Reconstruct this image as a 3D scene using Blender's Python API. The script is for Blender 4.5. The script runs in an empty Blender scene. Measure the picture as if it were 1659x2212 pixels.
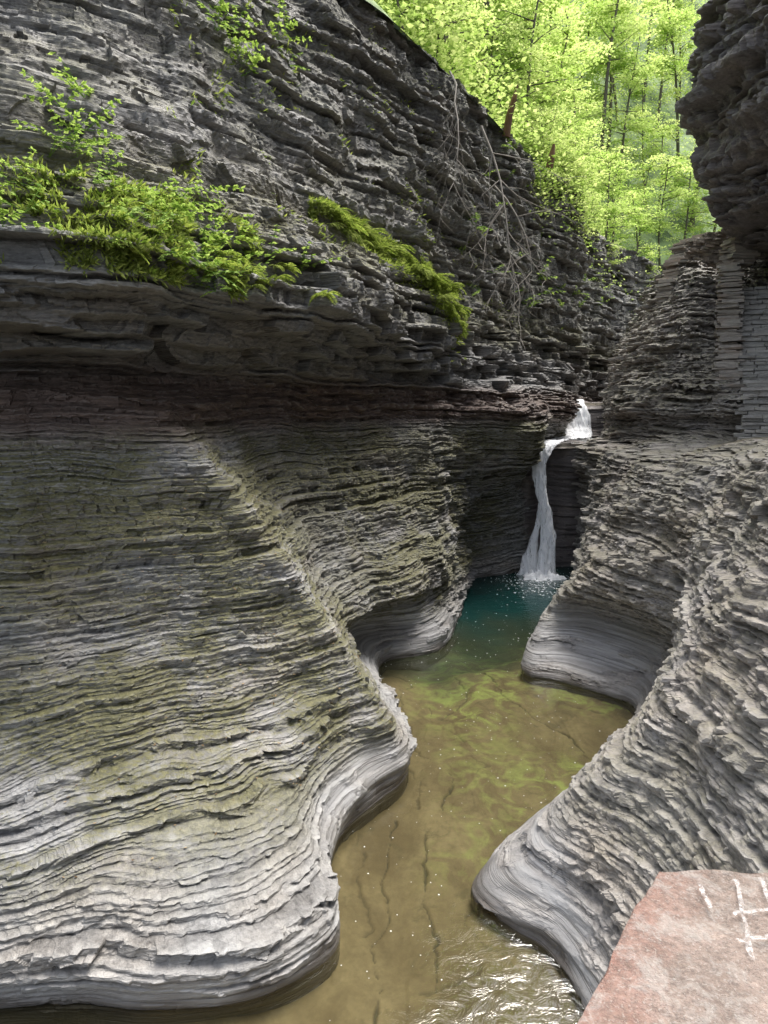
import bpy, math, random
import numpy as np
random.seed(7); rng=np.random.default_rng(7)
scene=bpy.context.scene; COL=scene.collection
H=7.0
# ---------------------------------------------------------------- noise
def _h(i,j,k):
    i=i.astype(np.int64);j=j.astype(np.int64);k=k.astype(np.int64)
    h=(i*374761393+j*668265263+k*1440662683)&0xffffffff
    h=((h^(h>>13))*1274126177)&0xffffffff
    h=h^(h>>16)
    return (h&0xffffff)/float(0xffffff)
def vn(x,y,z):
    x,y,z=np.broadcast_arrays(np.asarray(x,float),np.asarray(y,float),np.asarray(z,float))
    i=np.floor(x);j=np.floor(y);k=np.floor(z)
    fx=x-i;fy=y-j;fz=z-k
    fx=fx*fx*(3-2*fx);fy=fy*fy*(3-2*fy);fz=fz*fz*(3-2*fz)
    def L(a,b,t): return a+(b-a)*t
    c=L(L(L(_h(i,j,k),_h(i+1,j,k),fx),L(_h(i,j+1,k),_h(i+1,j+1,k),fx),fy),
        L(L(_h(i,j,k+1),_h(i+1,j,k+1),fx),L(_h(i,j+1,k+1),_h(i+1,j+1,k+1),fx),fy),fz)
    return c*2-1
def fbm(x,y,z,o=3):
    s=0;a=1;t=0
    for n in range(o):
        s=s+a*vn(x*2**n+13.7*n,y*2**n+5.1*n,z*2**n+9.3*n);t+=a;a*=.5
    return s/t
def sstep(a,b,x):
    t=np.clip((x-a)/(b-a),0,1);return t*t*(3-2*t)
# ---------------------------------------------------------------- mesh helpers
def add_obj(name,me,mat=None,parent=None,**props):
    ob=bpy.data.objects.new(name,me);COL.objects.link(ob)
    if mat and me: me.materials.append(mat)
    if parent: ob.parent=parent
    for k,v in props.items(): ob[k]=v
    return ob
def raw_mesh(name,V,F,attrs=None,smooth=False):
    me=bpy.data.meshes.new(name);V=np.asarray(V,np.float32);F=np.asarray(F,np.int32)
    n=F.shape[1]
    me.vertices.add(len(V));me.vertices.foreach_set('co',V.ravel())
    me.loops.add(F.size);me.loops.foreach_set('vertex_index',F.ravel())
    me.polygons.add(len(F));me.polygons.foreach_set('loop_start',np.arange(0,F.size,n,dtype=np.int32))
    me.polygons.foreach_set('loop_total',np.full(len(F),n,np.int32))
    me.polygons.foreach_set('use_smooth',np.full(len(F),smooth))
    me.update(calc_edges=True)
    for k,v in (attrs or {}).items():
        a=me.attributes.new(k,'FLOAT','POINT');a.data.foreach_set('value',np.asarray(v,np.float32).ravel())
    return me
def grid_mesh(name,P,attrs=None,flip=False,smooth=False):
    R,M,_=P.shape
    idx=np.arange(R*M).reshape(R,M)
    q=np.stack([idx[:-1,:-1],idx[:-1,1:],idx[1:,1:],idx[1:,:-1]],-1).reshape(-1,4)
    if flip:q=q[:,::-1]
    return raw_mesh(name,P.reshape(-1,3),q,attrs,smooth)
class Acc:
    def __init__(s): s.v=[];s.f=[]
    def tube(s,pts,rad,n=6):
        pts=[np.array(p,float) for p in pts];b=len(s.v)
        for i,p in enumerate(pts):
            d=pts[min(i+1,len(pts)-1)]-pts[max(i-1,0)];d/=np.linalg.norm(d)+1e-9
            a=np.cross(d,[0,0,1] if abs(d[2])<.9 else [1,0,0]);a/=np.linalg.norm(a);c=np.cross(d,a)
            for k in range(n):
                t=2*math.pi*k/n;s.v.append(tuple(p+rad[i]*(math.cos(t)*a+math.sin(t)*c)))
        for i in range(len(pts)-1):
            for k in range(n):
                s.f.append((b+i*n+k,b+i*n+(k+1)%n,b+(i+1)*n+(k+1)%n,b+(i+1)*n+k))
    def box(s,c,ux,uy,uz,jit=0):
        c=np.array(c,float);b=len(s.v)
        for sz in(-1,1):
            for sx,sy in((-1,-1),(1,-1),(1,1),(-1,1)):
                p=c+sx*np.array(ux)+sy*np.array(uy)+sz*np.array(uz)
                if jit:p=p+np.array([random.uniform(-jit,jit) for _ in range(3)])
                s.v.append(tuple(p))
        for q in((0,3,2,1),(4,5,6,7),(0,1,5,4),(1,2,6,5),(2,3,7,6),(3,0,4,7)): s.f.append(tuple(b+i for i in q))
    def mesh(s,name,smooth=False,attrs=None):
        return raw_mesh(name,np.array(s.v),np.array(s.f),attrs,smooth)
# ---------------------------------------------------------------- materials
def newmat(name):
    m=bpy.data.materials.new(name);m.use_nodes=True;nt=m.node_tree;nt.nodes.clear()
    out=nt.nodes.new('ShaderNodeOutputMaterial');return m,nt,out
class NB:
    def __init__(s,nt): s.nt=nt
    def n(s,t,**k):
        o=s.nt.nodes.new(t)
        for a,b in k.items():
            setattr(o,a,b)
        return o
    def l(s,a,b): s.nt.links.new(a,b)
    def attr(s,name): return s.n('ShaderNodeAttribute',attribute_name=name).outputs['Fac']
    def math(s,op,a,b=None,clamp=False):
        m=s.n('ShaderNodeMath',operation=op,use_clamp=clamp)
        for i,x in enumerate((a,b)):
            if x is None: continue
            if isinstance(x,(int,float)): m.inputs[i].default_value=x
            else: s.l(x,m.inputs[i])
        return m.outputs[0]
    def mix(s,f,a,b,bt='MIX'):
        m=s.n('ShaderNodeMix',data_type='RGBA',blend_type=bt)
        for i,x in((0,f),(6,a),(7,b)):
            if isinstance(x,(int,float)): m.inputs[i].default_value=x
            elif isinstance(x,tuple): m.inputs[i].default_value=(x[0],x[1],x[2],1)
            else: s.l(x,m.inputs[i])
        return m.outputs[2]
    def ramp(s,x,a,b,c=0,d=1):
        m=s.n('ShaderNodeMapRange');m.inputs[1].default_value=a;m.inputs[2].default_value=b
        m.inputs[3].default_value=c;m.inputs[4].default_value=d;s.l(x,m.inputs[0]);return m.outputs[0]
    def pos(s,sc=(1,1,1)):
        g=s.n('ShaderNodeNewGeometry');mp=s.n('ShaderNodeMapping');mp.inputs['Scale'].default_value=sc
        s.l(g.outputs['Position'],mp.inputs[0]);return mp.outputs[0]
    def noise(s,sc,scale=1,detail=4,rough=.6,dist=0):
        n=s.n('ShaderNodeTexNoise');s.l(s.pos(sc),n.inputs['Vector']);n.inputs['Scale'].default_value=scale
        n.inputs['Detail'].default_value=detail;n.inputs['Roughness'].default_value=rough;n.inputs['Distortion'].default_value=dist
        return n.outputs['Fac']
    def voro(s,sc,warp=.25):
        v=s.n('ShaderNodeTexVoronoi');p=s.pos(sc)
        nn=s.n('ShaderNodeTexNoise');s.l(s.pos((1.1,1.1,1.6)),nn.inputs['Vector']);nn.inputs['Detail'].default_value=2
        sc_=s.n('ShaderNodeVectorMath',operation='SCALE');s.l(nn.outputs['Color'],sc_.inputs[0]);sc_.inputs['Scale'].default_value=warp*6
        ad=s.n('ShaderNodeVectorMath',operation='ADD');s.l(p,ad.inputs[0]);s.l(sc_.outputs[0],ad.inputs[1])
        s.l(ad.outputs[0],v.inputs['Vector']);v.inputs['Scale'].default_value=1
        sp=s.n('ShaderNodeSeparateColor');s.l(v.outputs['Color'],sp.inputs[0]);return sp.outputs[0]
def rock_material(name,dark=(.043,.041,.041),light=(.47,.46,.44),moss=1.0,brown=(.20,.10,.06),plate=(3.2,3.2,26),warm=.5):
    m,nt,out=newmat(name);b=NB(nt)
    st=b.noise((.8,.8,18),1,5,.65,.3)
    fine=b.noise((11,11,26),1,4,.7)
    patch=b.noise((.5,.5,.9),1,3,.6)
    v1=b.voro(plate);v2=b.voro((plate[0]*2.4,plate[1]*2.4,plate[2]*2.2))
    band=b.noise((.22,.22,17),1,4,.7)
    f=b.math('ADD',b.math('MULTIPLY',b.ramp(st,.36,.64),.30),b.math('MULTIPLY',b.ramp(fine,.35,.65),.26))
    f=b.math('ADD',f,b.math('MULTIPLY',v1,.22));f=b.math('ADD',f,b.math('MULTIPLY',v2,.14))
    f=b.math('ADD',f,b.math('MULTIPLY',b.attr('tone'),.30))
    f=b.math('SUBTRACT',f,.08)
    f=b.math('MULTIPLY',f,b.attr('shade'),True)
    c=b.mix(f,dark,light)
    c=b.mix(b.math('MULTIPLY',b.ramp(patch,.42,.70),warm),c,b.mix(f,(.045,.034,.022),(.42,.34,.25)))
    pol=b.attr('polish')
    pc=b.mix(b.ramp(band,.40,.60),(.20,.195,.195),(.47,.465,.46))
    pc=b.mix(b.math('MULTIPLY',b.ramp(patch,.38,.62),.45),pc,b.mix(fine,(.14,.125,.105),(.36,.335,.30)))
    pc=b.mix(b.math('MULTIPLY',b.ramp(fine,.35,.7),.4),pc,(.27,.26,.25))
    pc=b.mix(b.math('MULTIPLY',b.ramp(band,.37,.31),.7),pc,(.06,.055,.05))
    c=b.mix(b.math('MULTIPLY',pol,.85),c,pc)
    c=b.mix(b.math('MULTIPLY',b.attr('red'),.75),c,b.mix(f,(.035,.02,.014),brown))
    g=b.n('ShaderNodeNewGeometry');sx=b.n('ShaderNodeSeparateXYZ');b.l(g.outputs['Normal'],sx.inputs[0])
    mn=b.noise((.4,.4,1.0),1,4,.7,.2)
    k=b.math('MULTIPLY',b.ramp(b.math('ADD',mn,b.math('MULTIPLY',fine,.45)),.59,.77),b.ramp(sx.outputs[2],-.35,.45))
    k=b.math('MULTIPLY',k,b.attr('moss'),True)
    mc=b.mix(b.ramp(fine,.3,.7),(.035,.036,.010),(.19,.175,.055))
    c=b.mix(b.math('MULTIPLY',k,.88*moss,True),c,mc)
    wet=b.attr('wet')
    c=b.mix(b.math('MULTIPLY',wet,.7),c,(.05,.035,.022))
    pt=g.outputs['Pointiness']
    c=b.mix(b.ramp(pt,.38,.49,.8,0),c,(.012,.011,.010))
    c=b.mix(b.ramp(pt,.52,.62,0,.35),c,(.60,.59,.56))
    p=b.n('ShaderNodeBsdfPrincipled');b.l(c,p.inputs['Base Color'])
    b.l(b.math('SUBTRACT',b.ramp(patch,.4,.6,.75,.42),b.math('MULTIPLY',wet,.3)),p.inputs['Roughness'])
    bu=b.n('ShaderNodeBump');bu.inputs['Strength'].default_value=1.0;bu.inputs['Distance'].default_value=.065
    hh=b.math('ADD',b.math('MULTIPLY',st,.55),b.math('MULTIPLY',fine,.5))
    hh=b.math('ADD',hh,b.math('ADD',b.math('MULTIPLY',v1,.55),b.math('MULTIPLY',v2,.35)))
    inv=b.math('SUBTRACT',1.0,b.math('MULTIPLY',pol,.88))
    hh=b.math('ADD',b.math('MULTIPLY',hh,inv),b.math('MULTIPLY',b.math('MULTIPLY',b.ramp(band,.38,.5),pol),.22))
    b.l(hh,bu.inputs['Height']);b.l(bu.outputs[0],p.inputs['Normal'])
    b.l(p.outputs[0],out.inputs[0]);return m
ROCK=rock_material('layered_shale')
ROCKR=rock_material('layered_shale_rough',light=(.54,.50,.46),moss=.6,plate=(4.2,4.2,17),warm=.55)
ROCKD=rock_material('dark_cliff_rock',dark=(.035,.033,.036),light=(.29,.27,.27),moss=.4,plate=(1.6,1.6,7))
def leaf_material(name,c1,c2,t1,t2,tr=.5):
    m,nt,out=newmat(name);b=NB(nt);t=b.attr('tint')
    d=b.n('ShaderNodeBsdfDiffuse');b.l(b.mix(t,c1,c2),d.inputs[0])
    r=b.n('ShaderNodeBsdfTranslucent');b.l(b.mix(t,t1,t2),r.inputs[0])
    mx=b.n('ShaderNodeMixShader');mx.inputs[0].default_value=tr;b.l(d.outputs[0],mx.inputs[1]);b.l(r.outputs[0],mx.inputs[2])
    b.l(mx.outputs[0],out.inputs[0]);return m
LEAF=leaf_material('tree_foliage',(.19,.31,.06),(.56,.68,.22),(.46,.66,.13),(.88,.96,.38),.5)
PLANT=leaf_material('plant_foliage',(.10,.19,.04),(.50,.64,.20),(.28,.44,.06),(.65,.82,.2),.4)
FERN=leaf_material('fern_foliage',(.11,.14,.035),(.46,.52,.15),(.2,.33,.04),(.6,.7,.14),.35)
DRY=leaf_material('dry_leaf',(.12,.07,.03),(.48,.36,.22),(.1,.06,.03),(.2,.15,.08),.2)
def bark_material(name,c1,c2):
    m,nt,out=newmat(name);b=NB(nt)
    p=b.n('ShaderNodeBsdfPrincipled');b.l(b.mix(b.noise((8,8,1.5),1,4,.7),c1,c2),p.inputs[0]);p.inputs['Roughness'].default_value=.9
    b.l(p.outputs[0],out.inputs[0]);return m
BARK=bark_material('bark',(.05,.045,.035),(.20,.17,.14))
PALE=bark_material('pale_dead_wood',(.2,.17,.14),(.5,.46,.4))
BROWNW=bark_material('rotten_brown_wood',(.08,.04,.025),(.26,.14,.08))
# ---------------------------------------------------------------- loft tools
def catmull(P,u):
    S=P.shape[0];i=np.clip(np.floor(u).astype(int),0,S-2);t=(u-i)[:,None]
    p0=P[np.clip(i-1,0,S-1)];p1=P[i];p2=P[i+1];p3=P[np.clip(i+2,0,S-1)]
    return .5*((2*p1)+(-p0+p2)*t+(2*p0-5*p1+4*p2-p3)*t*t+(-p0+3*p1-3*p2+p3)*t**3)
class Loft:
    def __init__(s,Z,P,side):
        s.Z=np.array(Z,float);s.P=np.array(P,float);s.side=side
    def setcols(s,u):
        s.u=u;s.LC=np.stack([catmull(p,u) for p in s.P])
        T=np.stack([catmull(p,np.clip(u+.25,0,p.shape[0]-1))-catmull(p,np.clip(u-.25,0,p.shape[0]-1)) for p in s.P])
        T/=np.linalg.norm(T,axis=-1,keepdims=True)+1e-9
        s.N=np.stack([T[...,1],-T[...,0]],-1)*s.side
        dz=np.diff(s.Z)[:,None,None];sl=np.diff(s.LC,axis=0)/dz
        m=np.zeros_like(s.LC);m[0]=sl[0];m[-1]=sl[-1]
        m[1:-1]=np.where(sl[:-1]*sl[1:]>0,2*sl[:-1]*sl[1:]/(sl[:-1]+sl[1:]+1e-12),0)*.8
        s.m=m
    def at(s,c,z):
        K=len(s.Z);k=np.clip(np.searchsorted(s.Z,z,side='right')-1,0,K-2)
        h=s.Z[k+1]-s.Z[k];t=np.clip((z-s.Z[k])/h,0,1)[...,None];h=h[...,None]
        a=s.LC[k,c];b=s.LC[k+1,c];ma=s.m[k,c];mb=s.m[k+1,c]
        pos=(2*t**3-3*t*t+1)*a+(t**3-2*t*t+t)*h*ma+(-2*t**3+3*t*t)*b+(t**3-t*t)*h*mb
        n=s.N[k,c]*(1-t)+s.N[k+1,c]*t;n/=np.linalg.norm(n,axis=-1,keepdims=True)+1e-9
        return pos,n
def lod_cols(P,refs,k=.0023,lo=.028,hi=.3):
    S=P.shape[1];uu=np.linspace(0,S-1,(S-1)*400+1)
    C=[catmull(P[r],uu) for r in refs];d=np.max([np.linalg.norm(np.diff(c,axis=0),axis=1) for c in C],axis=0)
    mid=C[0][:-1];dist=np.hypot(mid[:,0],mid[:,1]);t=np.clip(k*dist,lo,hi)
    off=(np.abs(mid[:,0])>.66*mid[:,1]+1.5);t=np.where(off,.2,t)
    cum=np.concatenate([[0],np.cumsum(d/t)]);n=int(cum[-1])
    return np.interp(np.linspace(0,cum[-1],n),cum,uu)
def beds(z0,z1,seed,fn):
    r=np.random.default_rng(seed);b=[z0]
    while b[-1]<z1: b.append(b[-1]+fn(r,b[-1]))
    b=np.array(b);return b,r.random(len(b)+1)
def build_wall(name,loft,u,rows,bedfn,seed,polish,opts,mat,flip):
    loft.setcols(u);M=len(u);R=len(rows)
    c=np.broadcast_to(np.arange(M)[None,:],(R,M)).ravel();z=np.broadcast_to(rows[:,None],(R,M)).ravel().astype(float)
    base,n=loft.at(c,z);x,y=base[:,0],base[:,1]
    warp=.22*vn(x*.3,y*.3,z*.15)+.08*vn(x*1.1,y*1.1,z*.7)
    zz=z+warp
    B,rv=beds(-3,40,seed,bedfn)
    i=np.clip(np.searchsorted(B,zz,side='right')-1,0,len(B)-2);th=B[i+1]-B[i];f=(zz-B[i])/th
    zc=(B[i]+B[i+1])/2-warp
    zp=np.where(i>0,(B[np.maximum(i-1,0)]+B[i])/2,0)-warp
    w=np.clip(f/opts.get('tread',.22),0,1)
    pol=np.clip(polish(u[c],z,x,y),0,1)
    pol=np.clip(pol*(1-.55*sstep(.15,.6,vn(x*1.6,y*1.6,z*5))),0,1)
    q=opts.get('quant',.9);pq=pol*.86
    zq=zc*w+zp*(1-w); zq=z*(1-q)+zq*q; zq=zq*(1-pq)+z*pq
    base,n=loft.at(c,np.clip(zq,loft.Z[0],loft.Z[-1]))
    wx=x+.15*vn(x*2,y*2,z*2);wy=y+.15*vn(x*2,y*2,z*2+40)
    ampz=opts['amp']*opts.get('ampz',lambda z:1+0*z)(z)
    fq=opts.get('fq',lambda z:1+0*z)(z)
    def prot(ii):
        th_=B[np.minimum(ii+1,len(B)-1)]-B[ii]
        a=(rv[ii]-.5)*2
        e=vn(x*.8+ii*3.7,y*.8,ii*7.13)
        b1=_h(np.floor(wx*1.5*fq+ii*.37),np.floor(wy*1.5*fq+ii*.71),ii)*2-1
        b2=_h(np.floor(wx*4.3*fq+ii*.53),np.floor(wy*4.3*fq+ii*.29),ii+99)*2-1
        return ampz*(a*.8+e*.6+b1*.75+b2*.5*fq)*np.clip(th_/.09,.5,2.4)
    p1=prot(i);p0=prot(np.maximum(i-1,0));p=p0*(1-w)+p1*w
    big=fbm(x*.33,y*.33,z*.4,3)*opts['big']+fbm(x*1.2,y*1.2,z*1.5,2)*opts['mid']*(.4+.6*fq)
    hf=vn(x*9,y*9,z*20)*.02+vn(x*22,y*22,z*40)*.010
    sm=(.020*vn(x*.5,y*.5,zz*9)+.035*vn(x*1.1,y*1.1,zz*3))
    bf=opts.get('bigf',lambda u,z:1)(u[c],z)
    scal=np.clip(np.hypot(x,y)/14,.9,2.0)*opts.get('scal',1)
    disp=((p+hf)*scal)*(1-pq)+sm*pol+big*(1-.5*pol)*bf*(1+(scal-1)*(1-pol))
    X=base[:,0]+n[:,0]*disp;Y=base[:,1]+n[:,1]*disp
    Zo=z+.014*vn(x*6,y*6,z*6)*(1-pol)
    P=np.stack([X,Y,Zo],-1).reshape(R,M,3)
    tone=np.clip(rv[i]*.8+.3*(_h(np.floor(wx*1.5+i*.37),np.floor(wy*1.5+i*.71),i)-.2),0,1)
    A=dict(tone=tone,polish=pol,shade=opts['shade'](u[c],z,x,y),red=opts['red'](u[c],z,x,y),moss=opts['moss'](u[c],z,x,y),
           wet=sstep(.26,.04,z+.15*vn(x*2,y*2,0*z))*opts.get('wet',1))
    me=grid_mesh(name,P,A,flip)
    return me,P
# ---------------------------------------------------------------- left gorge wall
L={}
tail=[(6.6,31),(8.6,35),(10.5,40),(12.2,46),(23,60),(40,70)]
L[0]=[(-12,6),(-8,6.6),(-4.5,7.2),(-2.7,7.2),(-1.5,7.4),(-.76,7.9),(-.62,8.45),(-.83,9.5),(-.69,10.6),(-.2,11.5),(.45,12.6),(.25,14.7),(-.11,16.5),(0,18.4),(1.62,19.4),(2.47,22.2),(2.94,25.1),(3.4,27.6),(5.3,28.7),(5.9,29.2)]+tail
L[.35]=[(-12,6.05),(-8,6.65),(-4.5,7.2),(-2.7,7.2),(-1.45,7.4),(-.8,7.95),(-.68,8.5),(-.8,9.5),(-.6,10.6),(-.15,11.5),(.5,12.6),(.2,14.8),(-.2,16.6),(-.1,18.6),(1.65,19.5),(2.47,22.2),(2.94,25.1),(3.4,27.6),(5.3,28.7),(5.9,29.2)]+tail
L[.8]=[(-12,6.4),(-8,7.0),(-4.7,7.6),(-3.0,7.75),(-2.0,8.1),(-1.4,8.7),(-1.15,9.2),(-1.15,9.9),(-.95,10.8),(-.45,11.7),(.2,12.6),(-.25,14.9),(-.9,16.75),(-.8,18.8),(1.3,19.75),(2.35,22.3),(2.87,25.1),(3.4,27.7),(5.3,28.8),(5.9,29.3)]+tail
L[1.4]=[(-13,7.2),(-9,7.7),(-5.2,8.3),(-3.8,8.8),(-2.8,9.3),(-2.1,9.8),(-1.65,10.3),(-1.35,10.8),(-1.0,11.4),(-.6,12.0),(-.15,12.65),(-.55,14.8),(-1.0,16.7),(-.8,18.8),(1.1,19.9),(2.2,22.5),(2.8,25.2),(3.3,27.9),(5.2,28.9),(5.9,29.5)]+tail
L[2.0]=[(-13,8.0),(-9,8.5),(-5.45,9.0),(-4.2,9.7),(-3.3,10.3),(-2.65,10.7),(-2.15,11.1),(-1.75,11.4),(-1.4,11.9),(-.95,12.2),(-.5,12.72),(-.7,14.4),(-.6,16.0),(.1,17.7),(1.3,19.2),(2.1,22.5),(2.7,25.2),(3.2,27.9),(5.2,28.9),(5.9,29.5)]+tail
L[3.5]=[(-13,9.2),(-9.2,9.6),(-5.9,10.1),(-5,10.7),(-4.2,11.2),(-3.6,11.5),(-3.1,11.8),(-2.7,12),(-2.3,12.2),(-1.85,12.5),(-1.4,12.9),(-1.5,14.6),(-1.5,16.6),(-.7,18.6),(.7,20.3),(2,22.8),(2.7,25.3),(3.6,27.3),(5.3,28.6),(6,29.5)]+tail
L[5.3]=[(-13.3,10),(-9.6,10.4),(-6.3,10.9),(-5.6,11.3),(-5,11.6),(-4.6,11.8),(-4.2,11.95),(-3.9,12.1),(-3.55,12.3),(-3.2,12.5),(-2.75,12.8),(-2.7,14.3),(-2.3,16.8),(-1.3,19.2),(.4,21),(1.8,23),(2.7,25.2),(4.3,26.6),(5.8,27.7),(6.3,29.3),(6.9,31),(8.8,35),(10.5,40),(12.2,46),(23,60),(40,70)]
L[6.8]=[(-13.5,10.8),(-9.8,11.2),(-6.6,11.6),(-6,11.9),(-5.5,12.1),(-5.1,12.2),(-4.8,12.25),(-4.5,12.3),(-4.3,12.4),(-4.1,12.5),(-3.9,12.8),(-3.6,14.2),(-3.0,17),(-1.7,19.5),(0,21.5),(1.5,23.5),(2.8,25.2),(4.6,26.2),(6.2,27.6),(7.1,29.6),(8.1,32),(9.3,35.2),(10.5,40),(12.5,46),(23,60),(40,70)]
L[7.5]=[(-13.8,12),(-10,12.2),(-7,12.6),(-6.4,12.8),(-5.9,12.9),(-5.5,13),(-5.1,13.1),(-4.8,13.3),(-4.6,13.5),(-4.4,13.8),(-4.1,14.3),(-3.5,15.6),(-2.6,17.9),(-1.3,19.9),(.2,21.8),(1.5,23.6),(2.7,25.1),(4.5,26.8),(6,28.6),(7.2,30.8),(8.2,33),(9.6,36),(10.8,40.6),(12.6,46.2),(23,60),(40,70)]
L[9.2]=[(-12.5,9),(-8.5,9.5),(-5.3,10.0),(-4.7,10.1),(-4.1,10.3),(-3.7,10.7),(-3.4,11.2),(-3.1,11.8),(-2.9,12.4),(-2.6,13),(-2.2,13.9),(-1.6,15.3),(-.6,17.5),(.3,19.5),(1.2,21.5),(1.9,23.2),(2.6,25),(3.4,27.5),(4.8,30.5),(6.4,33.5),(8,36),(10,38.5),(11.4,42),(12.8,46.5),(23,60),(40,70)]
a75=np.array(L[7.5],float);a92=np.array(L[9.2],float)
kx=np.array([.66]*3+[.72,.76,.76,.70,.45,.4,.45,.5]+[.5]*15)[:,None]
L[8.3]=[tuple(p) for p in a75*(1-kx)+a92*kx]
L[10.8]=[(-13,10.4),(-9,10.8),(-5.8,11.2),(-5.2,11.6),(-4.7,11.9),(-4.3,12.2),(-4,12.6),(-3.7,13),(-3.5,13.6),(-3.2,14.3),(-2.7,14.8),(-2.0,16.1),(-.95,18),(-.02,19.9),(.95,21.7),(1.75,23.4),(2.4,25.2),(2.9,28.2),(4.4,31.6),(6.2,34.5),(8.0,37),(10.3,39.5),(11.5,42.3),(12.8,47),(23.2,60),(40,70)]
L[11.7]=[(-13.3,10.9),(-9.3,11.4),(-6.2,12),(-5.6,12.4),(-5.1,12.7),(-4.7,13),(-4.4,13.4),(-4,13.8),(-3.8,14.3),(-3.5,15),(-3.0,15.6),(-2.4,16.9),(-1.3,18.6),(-.4,20.6),(.65,22.3),(1.4,24),(2.0,26),(2.9,28.7),(4.6,31.9),(6.4,34.8),(8.2,37.3),(10.4,39.8),(11.5,42.4),(12.8,47),(23.3,60.3),(40,70)]
L[14]=[(-14,12),(-10,13),(-7,14),(-6.4,14.3),(-5.9,14.5),(-5.5,14.8),(-5.1,15.1),(-4.7,15.5),(-4.3,16),(-4,16.5),(-3.5,17.2),(-2.6,18.3),(-1.5,19.7),(-.4,21.4),(.6,23.1),(1.5,25),(2.3,27),(3.5,29.6),(5.4,32.7),(7.2,35.6),(8.8,38),(10.7,40.5),(11.6,42.6),(12.9,47.5),(23.6,61),(40,71)]
L[19]=[(-16,15),(-12,16),(-9,17),(-8.2,17.2),(-7.5,17.4),(-6.9,17.6),(-6.3,17.8),(-5.7,18.1),(-5.1,18.5),(-4.5,19),(-3.7,19.7),(-2.7,20.6),(-1.3,21.8),(-.1,23.2),(.9,24.9),(2,26.8),(3.2,28.9),(4.5,31.2),(6.1,34.3),(7.9,37.2),(9.5,39.2),(11.0,41.3),(11.7,43.2),(13,48),(24,62),(40,72)]
LZ=[-1,0,.35,.8,1.4,2.0,3.5,5.3,6.8,7.5,8.3,9.2,10.8,11.7,14,19]
LP=np.array([L[0]]+[L[z] for z in LZ[1:]],float)
left=Loft(LZ,LP,1)
uL=lod_cols(LP,[1,8,11])
rowsL=np.concatenate([np.arange(-1,-.1,.15),np.arange(-.1,.8,.014),np.arange(.8,3.2,.0105),np.arange(3.2,6.9,.0135),np.arange(6.9,12,.026),np.arange(12,19.01,.055)])
def bedL(r,z):
    if z<6.7: return r.choice([.030,.042,.06,.09,.16],p=[.26,.30,.24,.13,.07])*r.uniform(.8,1.2)
    if z<7.6: return r.choice([.05,.09,.14],p=[.4,.4,.2])*r.uniform(.8,1.2)
    if z<10.8: return r.choice([.06,.11,.20,.34],p=[.28,.28,.26,.18])*r.uniform(.8,1.2)
    return r.choice([.08,.14,.28,.5],p=[.3,.3,.25,.15])*r.uniform(.8,1.2)
def polL(u,z,x,y):
    top=.18+.35*vn(x*.5,y*.5,1.5+0*z)+1.0*sstep(11,13.2,u)*sstep(15,14,u)+.5*sstep(6,7.2,u)*sstep(10.5,9,u)
    return sstep(top+.35,top-.15,z)
optL=dict(amp=.066,big=.34,mid=.13,quant=.9,tread=.2,
  ampz=lambda z:1+.9*sstep(7.6,8,z)*sstep(11,10,z)-.1*sstep(11.5,13,z),
  fq=lambda z:np.where(z>7.6,.5,1.0),
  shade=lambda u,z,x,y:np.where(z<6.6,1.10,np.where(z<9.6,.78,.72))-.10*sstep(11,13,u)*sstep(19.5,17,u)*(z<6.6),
  red=lambda u,z,x,y:1.0*sstep(6.1,6.8,z)*sstep(8.0,7.4,z)+.1*sstep(9,10,z)*sstep(16,20,z),
  moss=lambda u,z,x,y:1.45*sstep(.6,1.3,z)*sstep(6.8,6.0,z)*(.80+.7*vn(x*.3,y*.3,z*.3))+.8*sstep(9.2,9.6,z)*sstep(12,10.5,z)+.6*sstep(10,11,z),
  bigf=lambda u,z:np.where(z<1,.35,1.0))
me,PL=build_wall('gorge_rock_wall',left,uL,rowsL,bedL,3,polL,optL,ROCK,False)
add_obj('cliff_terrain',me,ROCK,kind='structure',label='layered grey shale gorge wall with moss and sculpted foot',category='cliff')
# ---------------------------------------------------------------- right gorge wall
R={}
R[0]=[(3,1),(2.5,5),(2.33,7.3),(2.12,8.1),(1.76,8.44),(1.38,8.88),(1.3,9.26),(1.49,9.67),(2.04,10.4),(3.15,11.6),(4.25,12.9),(5.15,14.05),(5.85,15.6),(4.6,17.0),(3.75,17.4),(3.86,18.4),(5,20.3),(5.72,21.8),(7,25.1),(8.05,28.7),(8.5,30),(9.6,32),(11,35),(12.8,40),(17,48),(32,58)]
R[.7]=[(3.2,1),(2.9,5),(2.75,7.3),(2.6,8.1),(2.35,8.6),(2.1,9.0),(2.1,9.45),(2.4,9.95),(3.0,10.65),(4.1,11.7),(5.1,13.0),(5.8,14.2),(6.4,16.0),(5.2,17.8),(4.1,18.0),(4.2,18.9),(5.2,20.5),(5.9,21.9),(7.1,25.1),(8.1,28.7),(8.5,30),(9.6,32),(11,35),(12.8,40),(17,48),(32,58)]
R[1.5]=[(3.4,1),(3.4,5),(3.3,7.3),(3.2,8.2),(3.05,8.8),(2.9,9.2),(3.0,9.7),(3.4,10.2),(4.1,10.9),(5.0,11.9),(5.9,13.1),(6.5,14.5),(6.9,16.4),(5.8,18.4),(4.7,18.6),(4.8,19.3),(5.6,20.7),(6.2,22),(7.3,25.2),(8.3,28.7),(8.6,30),(9.6,32),(11,35),(12.8,40),(17,48),(32,58)]
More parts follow.
